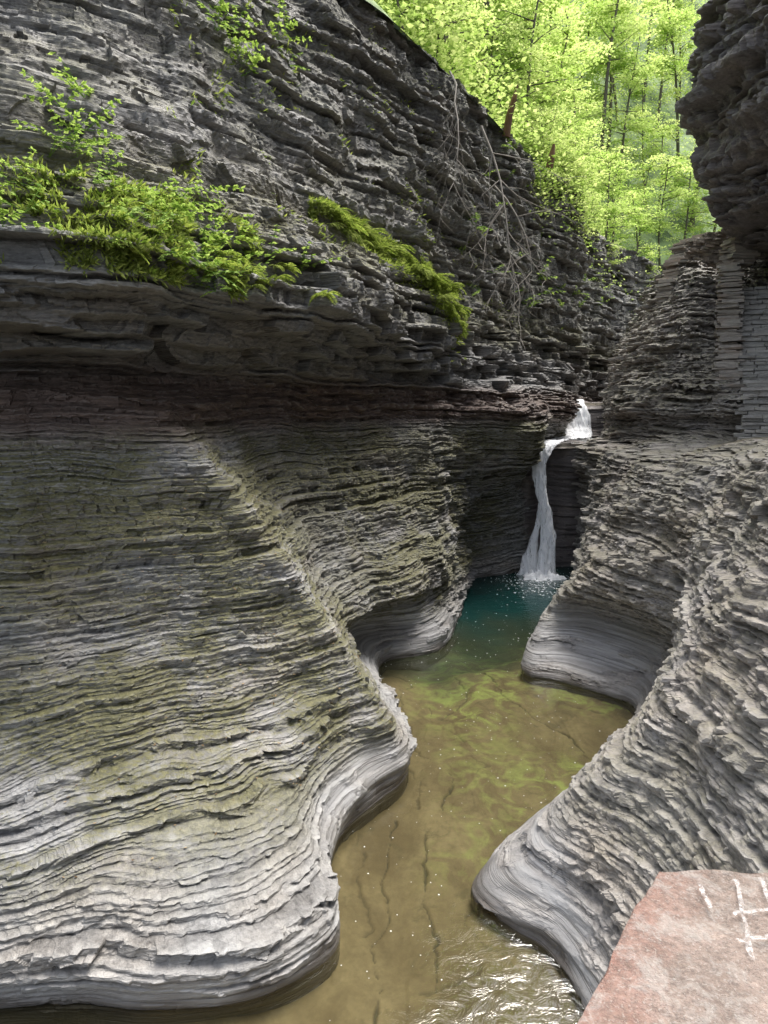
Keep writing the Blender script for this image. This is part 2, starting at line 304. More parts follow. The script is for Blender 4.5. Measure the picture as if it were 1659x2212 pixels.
R[3.5]=[(4,1),(4.2,5),(4.3,7.3),(4.3,8.2),(4.4,8.9),(4.45,9.4),(4.6,9.9),(4.8,10.5),(5.15,11.2),(5.7,12.2),(6.1,13.4),(6.35,14.6),(6.4,15.8),(6.3,17.1),(6.3,18.3),(6.35,19.6),(6.7,21.1),(7.0,22.5),(7.8,25.4),(8.4,28.7),(8.6,30),(9.6,32),(11,35),(12.8,40),(17,48),(32,58)]
R[2.4]=[tuple(p) for p in np.array(R[1.5])*.45+np.array(R[3.5])*.55]
for i_,p_ in ((12,(6.15,15.8)),(13,(5.6,17.2)),(14,(5.3,18.4))): R[2.4][i_]=p_
R[5.3]=[(5,1),(5,5),(5.2,7.3),(5.3,8.2),(5.4,8.8),(5.5,9.4),(5.7,10),(5.9,10.7),(6.15,11.5),(6.45,12.5),(6.8,13.7),(7.0,14.8),(7.1,16),(7.2,17.3),(7.35,18.4),(7.5,19.5),(7.8,20.8),(8.1,22.3),(8.3,25.4),(8.2,28.7),(8.6,30),(9.6,32),(11,35),(12.8,40),(17,48),(32,58)]
R[6.9]=[(7.5,1),(7.5,5),(7.8,7),(8,7.8),(8.2,8.4),(8.4,9),(8.6,9.6),(8.9,10.2),(9.2,11),(9.7,12),(10.3,13),(11,14.2),(11.9,15.6),(12.8,17),(13.5,18.4),(14.3,20),(14.9,22.5),(14.9,25.0),(12.3,25.4),(10.4,27.3),(9.8,30),(10.3,32),(11.4,35),(13,40),(17,48),(32,58)]
R[9]=[(x+.5,y) for x,y in R[6.9][:16]]+[(15.6,23.5),(16.3,27.6),(13.7,28.1),(11.5,28.5),(11.0,30.4),(11.2,32),(12,35.5),(13.4,41),(17.5,49),(32,59)]
R[12]=[(x+1.2,y) for x,y in R[6.9][:16]]+[(16.6,25),(17.6,31),(15.5,31.8),(13.5,31.0),(12.8,31.7),(13,33.2),(13.6,36),(14.8,42),(19,50),(33,60)]
R[14]=[(x+2,y) for x,y in R[6.9][:16]]+[(17.6,27),(18.6,33.5),(17,35.3),(15.2,34.8),(14.3,34),(14,34.6),(14.8,37),(16,43),(20,51),(34,61)]
a53=np.array(R[5.3],float);a69=np.array(R[6.9],float)
m1=np.array([.05]*9+[.06,.07,.09,.11,.13,.16,.2,.35,.55,.6]+[.7]*7)[:,None]
mb=np.array([.10]*9+[.12,.14,.18,.22,.27,.33,.42,.65,.8,.85]+[.85]*7)[:,None]
m2=np.array([.5]*9+[.5,.5,.5,.52,.58,.66,.78,.92,1,1]+[1]*7)[:,None]
p57=a53*(1-m1)+a69*m1;p61=a53*(1-mb)+a69*mb;p63=a53*(1-m2)+a69*m2;p63[16:21]+=np.array([.4,.1])
RZ=[-1,0,.7,1.5,2.4,3.5,5.3,5.75,6.05,6.35,6.9,9,12,14]
RP=np.array([R[0],R[0],R[.7],R[1.5],R[2.4],R[3.5],R[5.3],p57,p61,p63,R[6.9],R[9],R[12],R[14]],float)
right=Loft(RZ,RP,-1)
uR=lod_cols(RP,[1,6,10],k=.0021)
rowsR=np.concatenate([np.arange(-1,-.1,.15),np.arange(-.1,5.2,.013),np.arange(5.2,6.9,.010),np.arange(6.9,9,.026),np.arange(9,14.01,.045)])
def bedR(r,z):
    if z<5.3: return r.choice([.030,.045,.065,.10,.16],p=[.25,.3,.25,.15,.05])*r.uniform(.8,1.2)
    return r.choice([.05,.08,.13,.22],p=[.3,.35,.25,.1])*r.uniform(.8,1.2)
def polR(u,z,x,y):
    top=.45+.3*vn(x*.5,y*.5,8.5+0*z)+.6*sstep(3,5,u)*sstep(10,7.5,u)+1.2*sstep(11.3,12.5,u)*sstep(19,16,u)+1.0*sstep(17,18,u)*sstep(20,19,u)
    return sstep(top+.55,top-.2,z)
optR=dict(amp=.072,big=.20,mid=.15,quant=.68,tread=.35,
  fq=lambda z:1.25+0*z,
  shade=lambda u,z,x,y:1.12-.06*sstep(8,12,z)+.08*sstep(18,15,u),
  red=lambda u,z,x,y:.40*sstep(2.5,4.5,z)*(.3+.8*vn(x*.4,y*.4,z*.6)).clip(0,1),
  moss=lambda u,z,x,y:.7*sstep(.8,1.6,z)+.3*sstep(1,0,abs(z-7.5)),
  bigf=lambda u,z:np.where(z<1.2,.3,np.where(z<3,.6,1.0)))
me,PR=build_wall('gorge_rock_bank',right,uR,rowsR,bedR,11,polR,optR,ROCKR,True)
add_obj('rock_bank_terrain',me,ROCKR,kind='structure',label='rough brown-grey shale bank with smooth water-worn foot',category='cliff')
# ---------------------------------------------------------------- overhanging cliff above the stairs
base=np.array([(12.9,-6),(12.7,8),(12.9,15),(12.8,19),(12.6,22),(12.2,25),(12.0,27.3),(12.3,29.5),(13.7,31.5),(17,33.5),(30,37)],float)
def sh(dx,dy=0): return base+np.array([dx,dy])
CZ=[5,12.8,13.8,14.6,15.8,17.4,18.6,19.4,20.6,23,28,34]
CP=np.array([sh(6.5,3),sh(6.5,2.5),sh(3.5,1.5),sh(1.3,.6),sh(.8,.3),sh(.35),sh(-.2),sh(-.2),sh(.2),sh(.2),sh(.9),sh(3)],float)
cl=Loft(CZ,CP,-1);uC=lod_cols(CP,[5],k=.0028)
rowsC=np.concatenate([np.arange(5,12.8,.2),np.arange(12.8,14,.03),np.arange(14,34,.06)])
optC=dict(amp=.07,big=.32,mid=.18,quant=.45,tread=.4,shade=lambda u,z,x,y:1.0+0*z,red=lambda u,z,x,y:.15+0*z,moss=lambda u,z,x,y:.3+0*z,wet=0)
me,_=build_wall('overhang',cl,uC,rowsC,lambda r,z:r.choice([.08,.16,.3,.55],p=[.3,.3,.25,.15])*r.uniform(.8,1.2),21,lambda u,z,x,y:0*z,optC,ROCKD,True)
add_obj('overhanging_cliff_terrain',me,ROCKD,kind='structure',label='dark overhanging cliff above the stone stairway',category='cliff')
# ---------------------------------------------------------------- rock step under the waterfall
def rock_step():
    prof=np.array([(30.2,-1),(30.5,1.5),(30.5,3.5),(30.0,4.8),(29.75,5.25),(30.3,5.33),(33,5.38),(35.8,5.42),(36.5,5.8),(36.7,6.9),(37.3,7.15),(44,7.2),(62,7.5)])
    d=np.concatenate([[0],np.cumsum(np.hypot(*np.diff(prof,axis=0).T))]);t=np.concatenate([np.arange(0,16,.04),np.arange(16,d[-1],.3)])
    py=np.interp(t,d,prof[:,0]);pz=np.interp(t,d,prof[:,1]);w=np.linspace(-3.4,3.4,130)
    cx=np.interp(py,[28,29.8,33,36.5,44,62],[7.1,7.1,8.7,10,13.4,28])
    Y=np.repeat(py[:,None],130,1);Z=np.repeat(pz[:,None],130,1);X=cx[:,None]+w[None]
    steep=(pz<5.3)[:,None]|((pz>5.5)&(pz<7.1))[:,None]
    Y=Y+steep*(.12*np.round(vn(X*.7,0*X,Z*9)*2)/2+.25*vn(X*.8,3,Z*.5))
    Y=Y-.5*np.exp(-((X-6.1)/.5)**2)*steep*(Z<5.3)+.6*np.exp(-((X-7.4)/.45)**2)*(Z<5.2)*sstep(0,3,Z)
    Z=Z+(~steep)*(.22*np.round(fbm(X*.8,Y*.8,0*X,2)*4)/4)
    P=np.stack([X,Y,Z],-1);o=np.ones(X.size)
    A=dict(tone=_h(np.floor(Z*9),0*Z,0*Z),polish=.3*o,shade=.9*o,red=.35*o,moss=.1*o,wet=.1*o)
    add_obj('riverbed_step',grid_mesh('riverbed_step',P,A,True),ROCKD,kind='structure',label='dark wet rock ledge the stream drops over',category='rock')
rock_step()
# ---------------------------------------------------------------- river bed and water
def deepf(X,Y): return sstep(17.2,23.5,Y+1.6*vn(X*.6,Y*.6,5)+.5*vn(X*2,Y*2,5)-.3*(X-3))
def bed_mat():
    m,nt,out=newmat('river_bed');b=NB(nt)
    n=b.noise((.9,.5,1),1,5,.65,.6);n2=b.noise((6,6,6),1,5,.7);n3=b.noise((1.6,1.6,1),1,4,.6,1.2)
    c=b.mix(b.ramp(n,.35,.65),(.12,.09,.048),(.25,.205,.12))
    c=b.mix(b.math('MULTIPLY',b.ramp(n3,.46,.62),b.attr('green')),c,(.31,.37,.12))
    c=b.mix(b.math('MULTIPLY',b.ramp(n2,.3,.7),.5),c,(.07,.054,.03))
    c=b.mix(b.math('MULTIPLY',b.ramp(n3,.40,.30),.5),c,(.06,.055,.028))
    c=b.mix(b.math('MULTIPLY',b.attr('crack'),.85),c,(.015,.015,.010))
    c=b.mix(b.attr('deep'),c,(.012,.055,.05))
    p=b.n('ShaderNodeBsdfPrincipled');b.l(c,p.inputs[0]);p.inputs['Roughness'].default_value=.8
    bu=b.n('ShaderNodeBump');bu.inputs['Strength'].default_value=.6;b.l(n2,bu.inputs['Height']);b.l(bu.outputs[0],p.inputs['Normal'])
    b.l(p.outputs[0],out.inputs[0]);return m
gx=np.arange(-3,9.2,.022);gy=np.arange(3,31,.032);X,Y=np.meshgrid(gx,gy)
cracks=[[(1.3,13),(1.25,12.4),(.95,11.3),(.62,10.2),(.55,9.4),(.8,8.6),(.7,7.6)],[(.25,11.4),(.1,10.2),(-.1,9.3),(0,8.2),(-.2,7.2),(-.1,6)],
 [(2.7,18.2),(3.0,16.8),(3.4,15.4),(4.2,14.3),(4.3,13.2)],[(2.2,17.0),(1.8,15.8),(1.4,15.3)],[(.2,18),(.6,17.2),(.3,16),(.6,14.8)],[(.2,13.6),(.75,12.6),(.6,11.6)],
 [(1.5,8.1),(.9,7.7),(.5,7.5)],[(2.3,18.6),(1.9,18),(2.1,17)],[(3.6,17.3),(4.2,16.4),(5.3,15.4)],[(1.3,9.4),(1.2,8.8),(1.6,8.2),(2.2,7.8),(2.5,7.2)],
 [(1.1,16),(1.2,14.8),(1.7,14.2)],[(1.9,13.6),(2.2,13.2),(1.8,12.8)],[(-.3,10.4),(-.4,9.4),(-.2,8.6)],[(.5,14),(.9,13.6),(.7,13)]]
cr=np.zeros_like(X)
Xd=X+.20*vn(X*1.2,Y*1.2,0)+.05*vn(X*5,Y*5,3)+.02*vn(X*13,Y*13,3);Yd=Y+.16*vn(X*2,Y*2,9)+.05*vn(X*9,Y*9,9)
for k,pl in enumerate(cracks):
    pl=np.array(pl)
    for a,bb in zip(pl[:-1],pl[1:]):
        dd=bb-a;t=np.clip(((Xd-a[0])*dd[0]+(Yd-a[1])*dd[1])/(dd@dd),0,1)
        D=np.hypot(Xd-a[0]-t*dd[0],Yd-a[1]-t*dd[1]);wd=(.015+.020*vn(X*2.2,Y*2.2,k)).clip(.003,1)
        cr=np.maximum(cr,sstep(wd*1.6,wd*.3,D)*(.9 if k<3 else .55))
deep=deepf(X,Y)
Z=-.22-.12*fbm(X*.8,Y*.5,0*X,3)-.5*deep-.05*cr-.10*np.round(fbm(X*.6,Y*.4,4+0*X,3)*6)/6
green=sstep(-.1,.6,vn(X*.5,Y*.35,2)+.6)*sstep(9,11,Y)*sstep(.2,1.4,X)
add_obj('riverbed',grid_mesh('riverbed',np.stack([X,Y,Z],-1),dict(crack=cr,deep=deep,green=green),smooth=True),bed_mat(),kind='structure',label='brown sandy rock stream bed with dark cracks',category='river bed')
def water_mat():
    m,nt,out=newmat('stream_water');b=NB(nt)
    tr=b.n('ShaderNodeBsdfTransparent');b.l(b.mix(b.attr('deep'),(.90,.89,.78),(.3,.52,.46)),tr.inputs[0])
    di=b.n('ShaderNodeBsdfDiffuse');b.l(b.mix(b.attr('deep'),(.12,.11,.05),(.008,.05,.045)),di.inputs[0])
    m1=b.n('ShaderNodeMixShader');b.l(b.ramp(b.attr('deep'),0,1,.06,.75),m1.inputs[0]);b.l(tr.outputs[0],m1.inputs[1]);b.l(di.outputs[0],m1.inputs[2])
    gl=b.n('ShaderNodeBsdfGlossy');gl.inputs['Roughness'].default_value=.06
    fr=b.n('ShaderNodeFresnel');b.l(b.ramp(b.attr('ripple'),.2,1,1.4,2.0),fr.inputs[0])
    bu=b.n('ShaderNodeBump');bu.inputs['Distance'].default_value=.10
    b.l(b.ramp(b.attr('ripple'),0,1,.04,.34),bu.inputs['Strength'])
    b.l(b.noise((2.6,3.6,3),1,4,.6,1.2),bu.inputs['Height']);b.l(bu.outputs[0],gl.inputs['Normal']);b.l(bu.outputs[0],fr.inputs['Normal'])
    m2=b.n('ShaderNodeMixShader');b.l(fr.outputs[0],m2.inputs[0]);b.l(m1.outputs[0],m2.inputs[1]);b.l(gl.outputs[0],m2.inputs[2])
    b.l(m2.outputs[0],out.inputs[0]);return m
WAT=water_mat()
gx=np.arange(-14,9.6,.1);gy=np.arange(-4,31,.1);X,Y=np.meshgrid(gx,gy)
rip=np.clip(sstep(20,27,Y)*.8+sstep(9.0,7.8,Y+.5*vn(X*2,Y*2,1))*sstep(.2,.9,X+.3*vn(X*2,Y*2,6))+.12,0,1)
add_obj('stream_water',grid_mesh('stream_water',np.stack([X,Y,0*X],-1),dict(deep=deepf(X,Y),ripple=rip),smooth=True),WAT,kind='structure',label='clear olive stream turning teal in the plunge pool',category='water')
def upool(zz,ys,xc,hw):
    Ys=np.linspace(ys[0],ys[1],40);xx=np.interp(Ys,ys,xc);w=np.linspace(-hw,hw,14);Y=np.repeat(Ys[:,None],14,1);X=xx[:,None]+w
    return grid_mesh('upper_water',np.stack([X,Y,0*X+zz],-1),dict(deep=0*X+.05,ripple=0*X+.8),smooth=True)
add_obj('upper_stream_water',upool(5.44,(29.9,36.3),(7.1,9.9),2.6),WAT,kind='structure',label='small pool above the waterfall',category='water')
add_obj('upper_stream_water',upool(7.22,(37.0,50),(10.2,18),3),WAT,kind='structure',label='stream running in above the upper drop',category='water')
def disc_field(name,C,r,n=6):
    V=[];F=[]
    ang=np.arange(n)/n*2*math.pi
    for (x,y,z),rr in zip(C,r):
        b0=len(V)
        for a in ang: V.append((x+rr*math.cos(a)*random.uniform(.7,1.1),y+rr*math.sin(a)*random.uniform(.7,1.1),z))
        F.append([b0+i for i in range(n)])
    return raw_mesh(name,V,F)
def foam_mat(name,al=1.0):
    m,nt,out=newmat(name);b=NB(nt)
    d=b.n('ShaderNodeBsdfDiffuse');d.inputs[0].default_value=(.97,.98,.99,1)
    t=b.n('ShaderNodeBsdfTranslucent');t.inputs[0].default_value=(.97,.98,.99,1)
    mx=b.n('ShaderNodeMixShader');mx.inputs[0].default_value=.2;b.l(d.outputs[0],mx.inputs[1]);b.l(t.outputs[0],mx.inputs[2])
    if al<1:
        tr=b.n('ShaderNodeBsdfTransparent');m2=b.n('ShaderNodeMixShader')
        f=b.math('MULTIPLY',b.ramp(b.noise((15,15,1.5),1,5,.8),.36,.46),b.attr('cover'),True)
        b.l(f,m2.inputs[0]);b.l(tr.outputs[0],m2.inputs[1]);b.l(mx.outputs[0],m2.inputs[2]);b.l(m2.outputs[0],out.inputs[0])
    else: b.l(mx.outputs[0],out.inputs[0])
    return m
FOAM=foam_mat('white_foam');FALL=foam_mat('falling_water',.5)
C=[];rr=[]
while len(C)<1000:
    y=random.uniform(6,28);x=random.uniform(-1,8)
    if vn(x*.6,y*.4,7)*.8+random.random()<.35: continue
    C.append((x,y,.006));rr.append(random.choice([.003,.004,.005,.007,.010])*(1+.04*y))
for _ in range(700):
    a=random.gauss(0,1.0);b_=random.gauss(0,1.2);C.append((6.4+a,27.2+b_*.9,.008));rr.append(random.choice([.01,.02,.035]))
add_obj('foam_flecks',disc_field('foam_flecks',C,rr),FOAM,kind='stuff',label='small white foam flecks drifting on the stream',category='foam')
def fall_sheet(path,widths,seed,n=30,m=200):
    path=np.array(path,float);k=np.linspace(0,len(path)-1,m);P=catmull(path,k);W=np.interp(k,np.arange(len(widths)),widths)
    w=np.linspace(-1,1,n);X=P[:,0][:,None]+W[:,None]*w*.5
    X=X+.06*vn(w[None]*3+0*X,P[:,2][:,None]*2+P[:,1][:,None]+0*X,seed)+.03*vn(w[None]*9+0*X,P[:,2][:,None]*5+0*X,seed)
    Y=P[:,1][:,None]-.12*(1-w[None]**2)*W[:,None]+.08*vn(X*8,seed,P[:,2][:,None]*1.5)+.04*vn(X*18,seed,P[:,2][:,None]*4)
    Z=P[:,2][:,None]+.05*vn(X*7,Y*7,seed)
    cover=np.repeat((1.8-1.2*np.abs(w)**2)[None],m,0)
    return grid_mesh('falling_water',np.stack([X,Y,Z],-1),dict(cover=cover),smooth=True)
def waterfall(label,sheets,foam):
    e=bpy.data.objects.new('waterfall',None);COL.objects.link(e);e.location=(foam[0],foam[1],foam[2]);e['label']=label;e['category']='waterfall'
    bpy.context.view_layer.update();inv=e.matrix_world.inverted()
    for i,(p,w) in enumerate(sheets):
        o=add_obj('falling_water',fall_sheet(p,w,i*7+1),FALL,e);o.matrix_parent_inverse=inv
    fx,fy,fz,fw,fh=foam;a=np.linspace(0,2*math.pi,90);r=np.linspace(0,1,30);Rr,A=np.meshgrid(r,a,indexing='ij')
    X=fx+Rr*np.cos(A)*fw*(1+.35*vn(np.cos(A)*3,np.sin(A)*3,3));Y=fy+Rr*np.sin(A)*fw*.7*(1+.35*vn(np.cos(A)*3,np.sin(A)*3,3))
    Z=fz-.05+fh*(1-Rr**1.5)*(.6+.6*vn(X*7,Y*7,1))+.08*vn(X*14,Y*14,2)*(1-.6*Rr)
    o=add_obj('foam',grid_mesh('foam',np.stack([X,Y,Z],-1),smooth=True),FOAM,e);o.matrix_parent_inverse=inv
waterfall('narrow white waterfall dropping into the teal plunge pool',[
 ([(9.4,34.8,5.54),(8.6,33.2,5.53),(7.7,31.5,5.53),(6.95,29.9,5.52),(6.62,29.25,5.25),(6.42,28.95,4.6),(6.55,28.8,3.6),(6.78,28.7,2.6),(6.92,28.6,1.5),(6.85,28.5,.5),(6.8,28.4,-.05)],[1.3,1.0,1.0,1.2,1.05,.6,.46,.45,.55,.7,.95]),
 ([(7.0,30.0,5.5),(6.65,29.2,5.3),(6.45,28.95,4.4),(6.55,28.8,3.3),(6.72,28.65,2.2),(6.75,28.55,1.1),(6.65,28.4,-.05)],[.7,.6,.34,.3,.36,.5,.8]),
 ([(6.6,28.85,4.2),(6.62,28.75,3.0),(6.8,28.6,1.8),(6.75,28.45,.8),(6.7,28.3,-.05)],[.2,.25,.3,.5,.8]),
 ([(6.55,28.9,3.0),(6.42,28.8,1.9),(6.2,28.7,.9),(6.0,28.6,-.05)],[.06,.22,.5,.9])],(6.5,28.0,0,1.0,.38))
waterfall('short white upper cascade tumbling between ledges',[
 ([(10.6,38.6,7.36),(10.3,37.4,7.36),(10.1,36.5,7.1),(10.15,36.1,6.5),(10.0,35.8,5.9),(9.6,35.1,5.55),(9.0,33.8,5.52)],[.6,.6,.8,1.0,1.3,1.8,1.4]),
 ([(10.15,36.4,6.9),(9.95,36.0,6.2),(9.6,35.5,5.7),(9.2,34.6,5.53),(8.5,33,5.52)],[.5,.9,1.3,1.4,1.0])],(9.4,35.0,5.47,.9,.18))
# ---------------------------------------------------------------- hillside
top=L[19]+[(66,84),(110,92),(170,95)]
tp=np.array(top,float);uu=np.linspace(0,len(top)-1,320);c0=catmull(tp,uu);T=np.gradient(c0,axis=0)
kk=np.exp(-.5*(np.arange(-12,13)/6)**2);kk/=kk.sum();T=np.stack([np.convolve(np.pad(T[:,i],12,'edge'),kk,'valid') for i in(0,1)],-1)
T/=np.linalg.norm(T,axis=1,keepdims=True);NL=np.stack([-T[:,1],T[:,0]],-1)
offs=np.array([-.15,.6,2,4,8,14,24,40,70,110.]);hz=np.array([18.8,19.4,20.3,21.8,25.5,32,44,64,98,135.])
o2=np.linspace(0,9,120);oo=np.interp(o2,range(10),offs);zz=np.interp(o2,range(10),hz)
XY=c0[None]+NL[None]*oo[:,None,None];HX,HY=XY[...,0],XY[...,1]
HZ=zz[:,None]+fbm(HX*.2,HY*.2,0*HX,3)*np.clip(oo,0,5)[:,None]*.6
far=sstep(22.6,24,uu)[None];HZ=HZ-3.0*far*np.clip(1-oo/30,0,1)[:,None]
hm,nt,out=newmat('forest_floor');b=NB(nt);p=b.n('ShaderNodeBsdfPrincipled')
b.l(b.mix(b.ramp(b.noise((.35,.35,.35),1,6,.7),.38,.62),(.07,.11,.045),(.30,.39,.18)),p.inputs[0]);p.inputs['Roughness'].default_value=.95;b.l(p.outputs[0],out.inputs[0])
add_obj('hillside_terrain',grid_mesh('hillside',np.stack([HX,HY,HZ],-1),smooth=True),hm,kind='structure',label='steep wooded hillside above the gorge rim',category='hill')
def hillpt(u,off):
    i=int(np.argmin(abs(uu-u)));j=int(np.argmin(abs(oo-off)));return HX[j,i],HY[j,i],HZ[j,i]
# ---------------------------------------------------------------- trees
def leaf_mesh(name,C,Ln,rng_,up=.8,wid=.6,dirs=None,droop=0.,stem=None,tint=None):
    N=len(C);C=np.asarray(C,float)
    if dirs is None:
        a=rng_.random(N)*2*math.pi;dirs=np.stack([np.cos(a),np.sin(a),rng_.normal(0,.35,N)-droop],-1)
    dirs=dirs/np.linalg.norm(dirs,axis=1,keepdims=True)
    nn=rng_.normal(0,1,(N,3))*(1-up)+np.array([0,0,1])*up;s=np.cross(dirs,nn);s/=np.linalg.norm(s,axis=1,keepdims=True)+1e-9
    Ln=np.asarray(Ln)[:,None];w=Ln*wid*.5;k=np.cross(s,dirs)
    V=np.stack([C,C+dirs*Ln*.45+s*w-k*w*.25,C+dirs*Ln,C+dirs*Ln*.45-s*w-k*w*.25],1).reshape(-1,3)
    tt=rng_.random(N) if tint is None else np.clip(tint+.35*(rng_.random(N)-.5),0,1)
    F=np.arange(4*N).reshape(N,4);t=np.repeat(tt,4)
    if stem is not None:
        sv=np.array(stem.v);sf=np.array(stem.f)+len(V);V=np.concatenate([V,sv]);F=np.concatenate([F,sf]);t=np.concatenate([t,np.full(len(sv),.1)])
    return raw_mesh(name,V,F,dict(tint=t))
def make_tree(seed,h,leafn,lsize,spread,ncl=20):
    r=np.random.default_rng(seed);random.seed(seed)
    A=Acc();pts=[];lean=r.normal(0,.07,2)
    for i in range(9):
        t=i/8;pts.append((lean[0]*h*t+.25*math.sin(t*5+seed),lean[1]*h*t+.22*math.cos(t*4+seed),h*t-.4*(i==0)))
    A.tube(pts,[.0105*h*(1-.8*i/8)+.01 for i in range(9)],7)
    cl=[]
    for k in range(ncl):
        t=r.uniform(.2,.98);i=t*8;p=np.array([np.interp(i,range(9),[q[j] for q in pts]) for j in range(3)])
        a=r.random()*6.28;ln=spread*(1.15-t*.75)*r.uniform(.6,1.2);d=np.array([math.cos(a),math.sin(a),r.uniform(.05,.45)])
        q=[p,p+d*ln*.4+[0,0,.05],p+d*ln*.75+[0,0,.1*ln*.3],p+d*ln]
        A.tube(q,[.004*h*(1-t*.6)+.012,.03,.018,.008],5)
        for _ in range(3):
            s=r.uniform(.35,1.05);c=p+d*ln*s+r.normal(0,.35,3)*[1,1,.5];cl.append(c)
            A.tube([p+d*ln*s*.85,c],[.012,.005],3)
    cl=np.array(cl);per=leafn//len(cl);C=[];TT=[]
    for c in cl:
        R_=r.uniform(.5,1.25)*spread*.29;e=r.normal(0,1,(per,3))*[R_*.6,R_*.6,R_*.09];e[:,2]-=.12*(e[:,0]**2+e[:,1]**2)/max(R_,.3)
        C.append(c+e);TT.append(np.full(per,r.uniform(.05,.95)))
    C=np.concatenate(C)
    return A.mesh('trunk',True),leaf_mesh('crown',C,lsize*r.uniform(.6,1.3,len(C)),r,.75,.7,tint=np.concatenate(TT))
variants=[make_tree(100+i,h,n,ls,sp,nc) for i,(h,n,ls,sp,nc) in enumerate([(18,4200,.27,4.4,19),(15,4000,.25,4.0,18),(22,4300,.29,4.8,19),(9,3000,.2,2.8,18),(5,2400,.16,2.0,18)])]
for tm,cm in variants: tm.materials.append(BARK);cm.materials.append(LEAF)
def put_tree(v,x,y,z,s,rot,lab='slender broadleaf tree with bright green leaves on hillside'):
    tm,cm=variants[v];e=bpy.data.objects.new('tree',None);COL.objects.link(e);e.location=(x,y,z);e.scale=(s,s,s);e.rotation_euler=(0,0,rot)
    e['label']=lab;e['category']='tree';e['group']='trees on the wooded hillside'
    for nm,m in(('trunk',tm),('crown',cm)):
        o=bpy.data.objects.new(nm,m);COL.objects.link(o);o.parent=e
rt=random.Random(5)
spots=[]
for _ in range(9000):
    u=rt.uniform(13.5,27.5);off=rt.choice([rt.uniform(1,10),rt.uniform(8,30),rt.uniform(25,70),rt.uniform(40,90)])
    x,y,z=hillpt(u,off)
    if y<22 or x/y<0.02 or x/y>.48: continue
    if (z-7)/y>.78: continue
    md=2.2+off*.07
    if any((x-a)**2+(y-b_)**2<md*md for a,b_,_,_ in spots): continue
    spots.append((x,y,z,off))
    if len(spots)>112: break
for x,y,z,off in spots:
    if off<3: v=rt.choice([3,4,4])
    elif off<10: v=rt.choice([0,1,3,3,4])
    else: v=rt.choice([0,1,2])
    put_tree(v,x,y,z-.3,rt.uniform(.85,1.2),rt.uniform(0,6.28),'small leafy sapling at the gorge rim' if v>2 else 'slender broadleaf tree with bright green leaves on hillside')
# leafy saplings spilling along the far rim
for k in range(14):
    u=19.5+k*.40+rt.uniform(-.15,.15);x,y,z=hillpt(u,rt.uniform(.0,.8));put_tree(4,x,y,z-.6,rt.uniform(.45,.8),rt.uniform(0,6.28),'small leafy sapling at the gorge rim')
r=np.random.default_rng(9);C=[];SZ=[];TT=[]
n_=0
while n_<1400:
    u=r.uniform(13.5,27.5);off=abs(r.normal(0,1))*24+.1;x,y,z=hillpt(u,off)
    if x/y<-.02 or x/y>.5: continue
    n_+=1
    c=np.array([x,y,z+r.uniform(0,1.4+off*.07)])
    C.append(c+r.normal(0,1,(26,3))*[.9,.9,.22]*(1+off*.02));SZ.append(r.uniform(.12,.32,26)*(1+off*.012));TT.append(np.full(26,r.random()))
for _ in range(170):
    u=r.uniform(18.5,25);x,y,z=hillpt(u,.0);c=np.array([x-.1,y-.3,z-abs(r.normal(0,1.1))])
    C.append(c+r.normal(0,1,(26,3))*[.5,.4,.35]);SZ.append(r.uniform(.10,.24,26));TT.append(np.full(26,r.random()))
C=np.concatenate(C);SZ=np.concatenate(SZ)
add_obj('understory_foliage',leaf_mesh('understory',C,SZ,r,.6,.7,tint=np.concatenate(TT)),LEAF,kind='stuff',label='bright green understory leaves covering the slope',category='bushes')
# ---------------------------------------------------------------- ledge plants
def fern_mesh(seed,n=9,L0=.5):
    r=np.random.default_rng(seed);C=[];D=[];Ls=[];S=Acc()
    for k in range(n):
        a=r.random()*6.28;ln=L0*r.uniform(.7,1.2);el=r.uniform(.4,1.1);st=[]
        for t in np.linspace(0,1,22):
            p=np.array([math.cos(a)*ln*t*math.cos(el*(1-t)),math.sin(a)*ln*t*math.cos(el*(1-t)),ln*(math.sin(el)*t-1.0*t*t)]);st.append(p)
            if t<.06: continue
            for sgn in(-1,1):
                C.append(p);D.append([math.cos(a)*.35-math.sin(a)*sgn,math.sin(a)*.35+math.cos(a)*sgn,-.25]);Ls.append(ln*.24*math.sin(math.pi*min(1,.12+.88*(1-t)**.8)) +.012)
        S.tube(st[::4]+[st[-1]],[.006]*(len(st[::4])+1),3)
    return leaf_mesh('fern',C,np.array(Ls),r,.9,.35,np.array(D),stem=S)
def leafy_mesh(seed):
    r=np.random.default_rng(seed);C=[];D=[];Ls=[];S=Acc()
    for k in range(5):
        a=r.random()*6.28;ln=r.uniform(.35,1.0);el=r.uniform(.2,1.2);st=[np.zeros(3)]
        for t in np.linspace(.35,1,4):
            p=np.array([math.cos(a)*ln*t*math.cos(el),math.sin(a)*ln*t*math.cos(el),ln*t*math.sin(el)-.25*ln*t*t]);st.append(p)
            for m_ in range(5):
                aa=a+(m_-2)*.65+r.normal(0,.2);C.append(p);D.append([math.cos(aa),math.sin(aa),r.uniform(-.5,.1)]);Ls.append(r.uniform(.06,.15))
        S.tube(st,[.007]*5,3)
    return leaf_mesh('leafy_plant',C,np.array(Ls),r,.8,.55,np.array(D),stem=S)
ferns=[fern_mesh(i) for i in range(4)];leafs=[leafy_mesh(50+i) for i in range(5)]
for m_ in ferns: m_.materials.append(FERN)
for m_ in leafs: m_.materials.append(PLANT)
rp=random.Random(3)
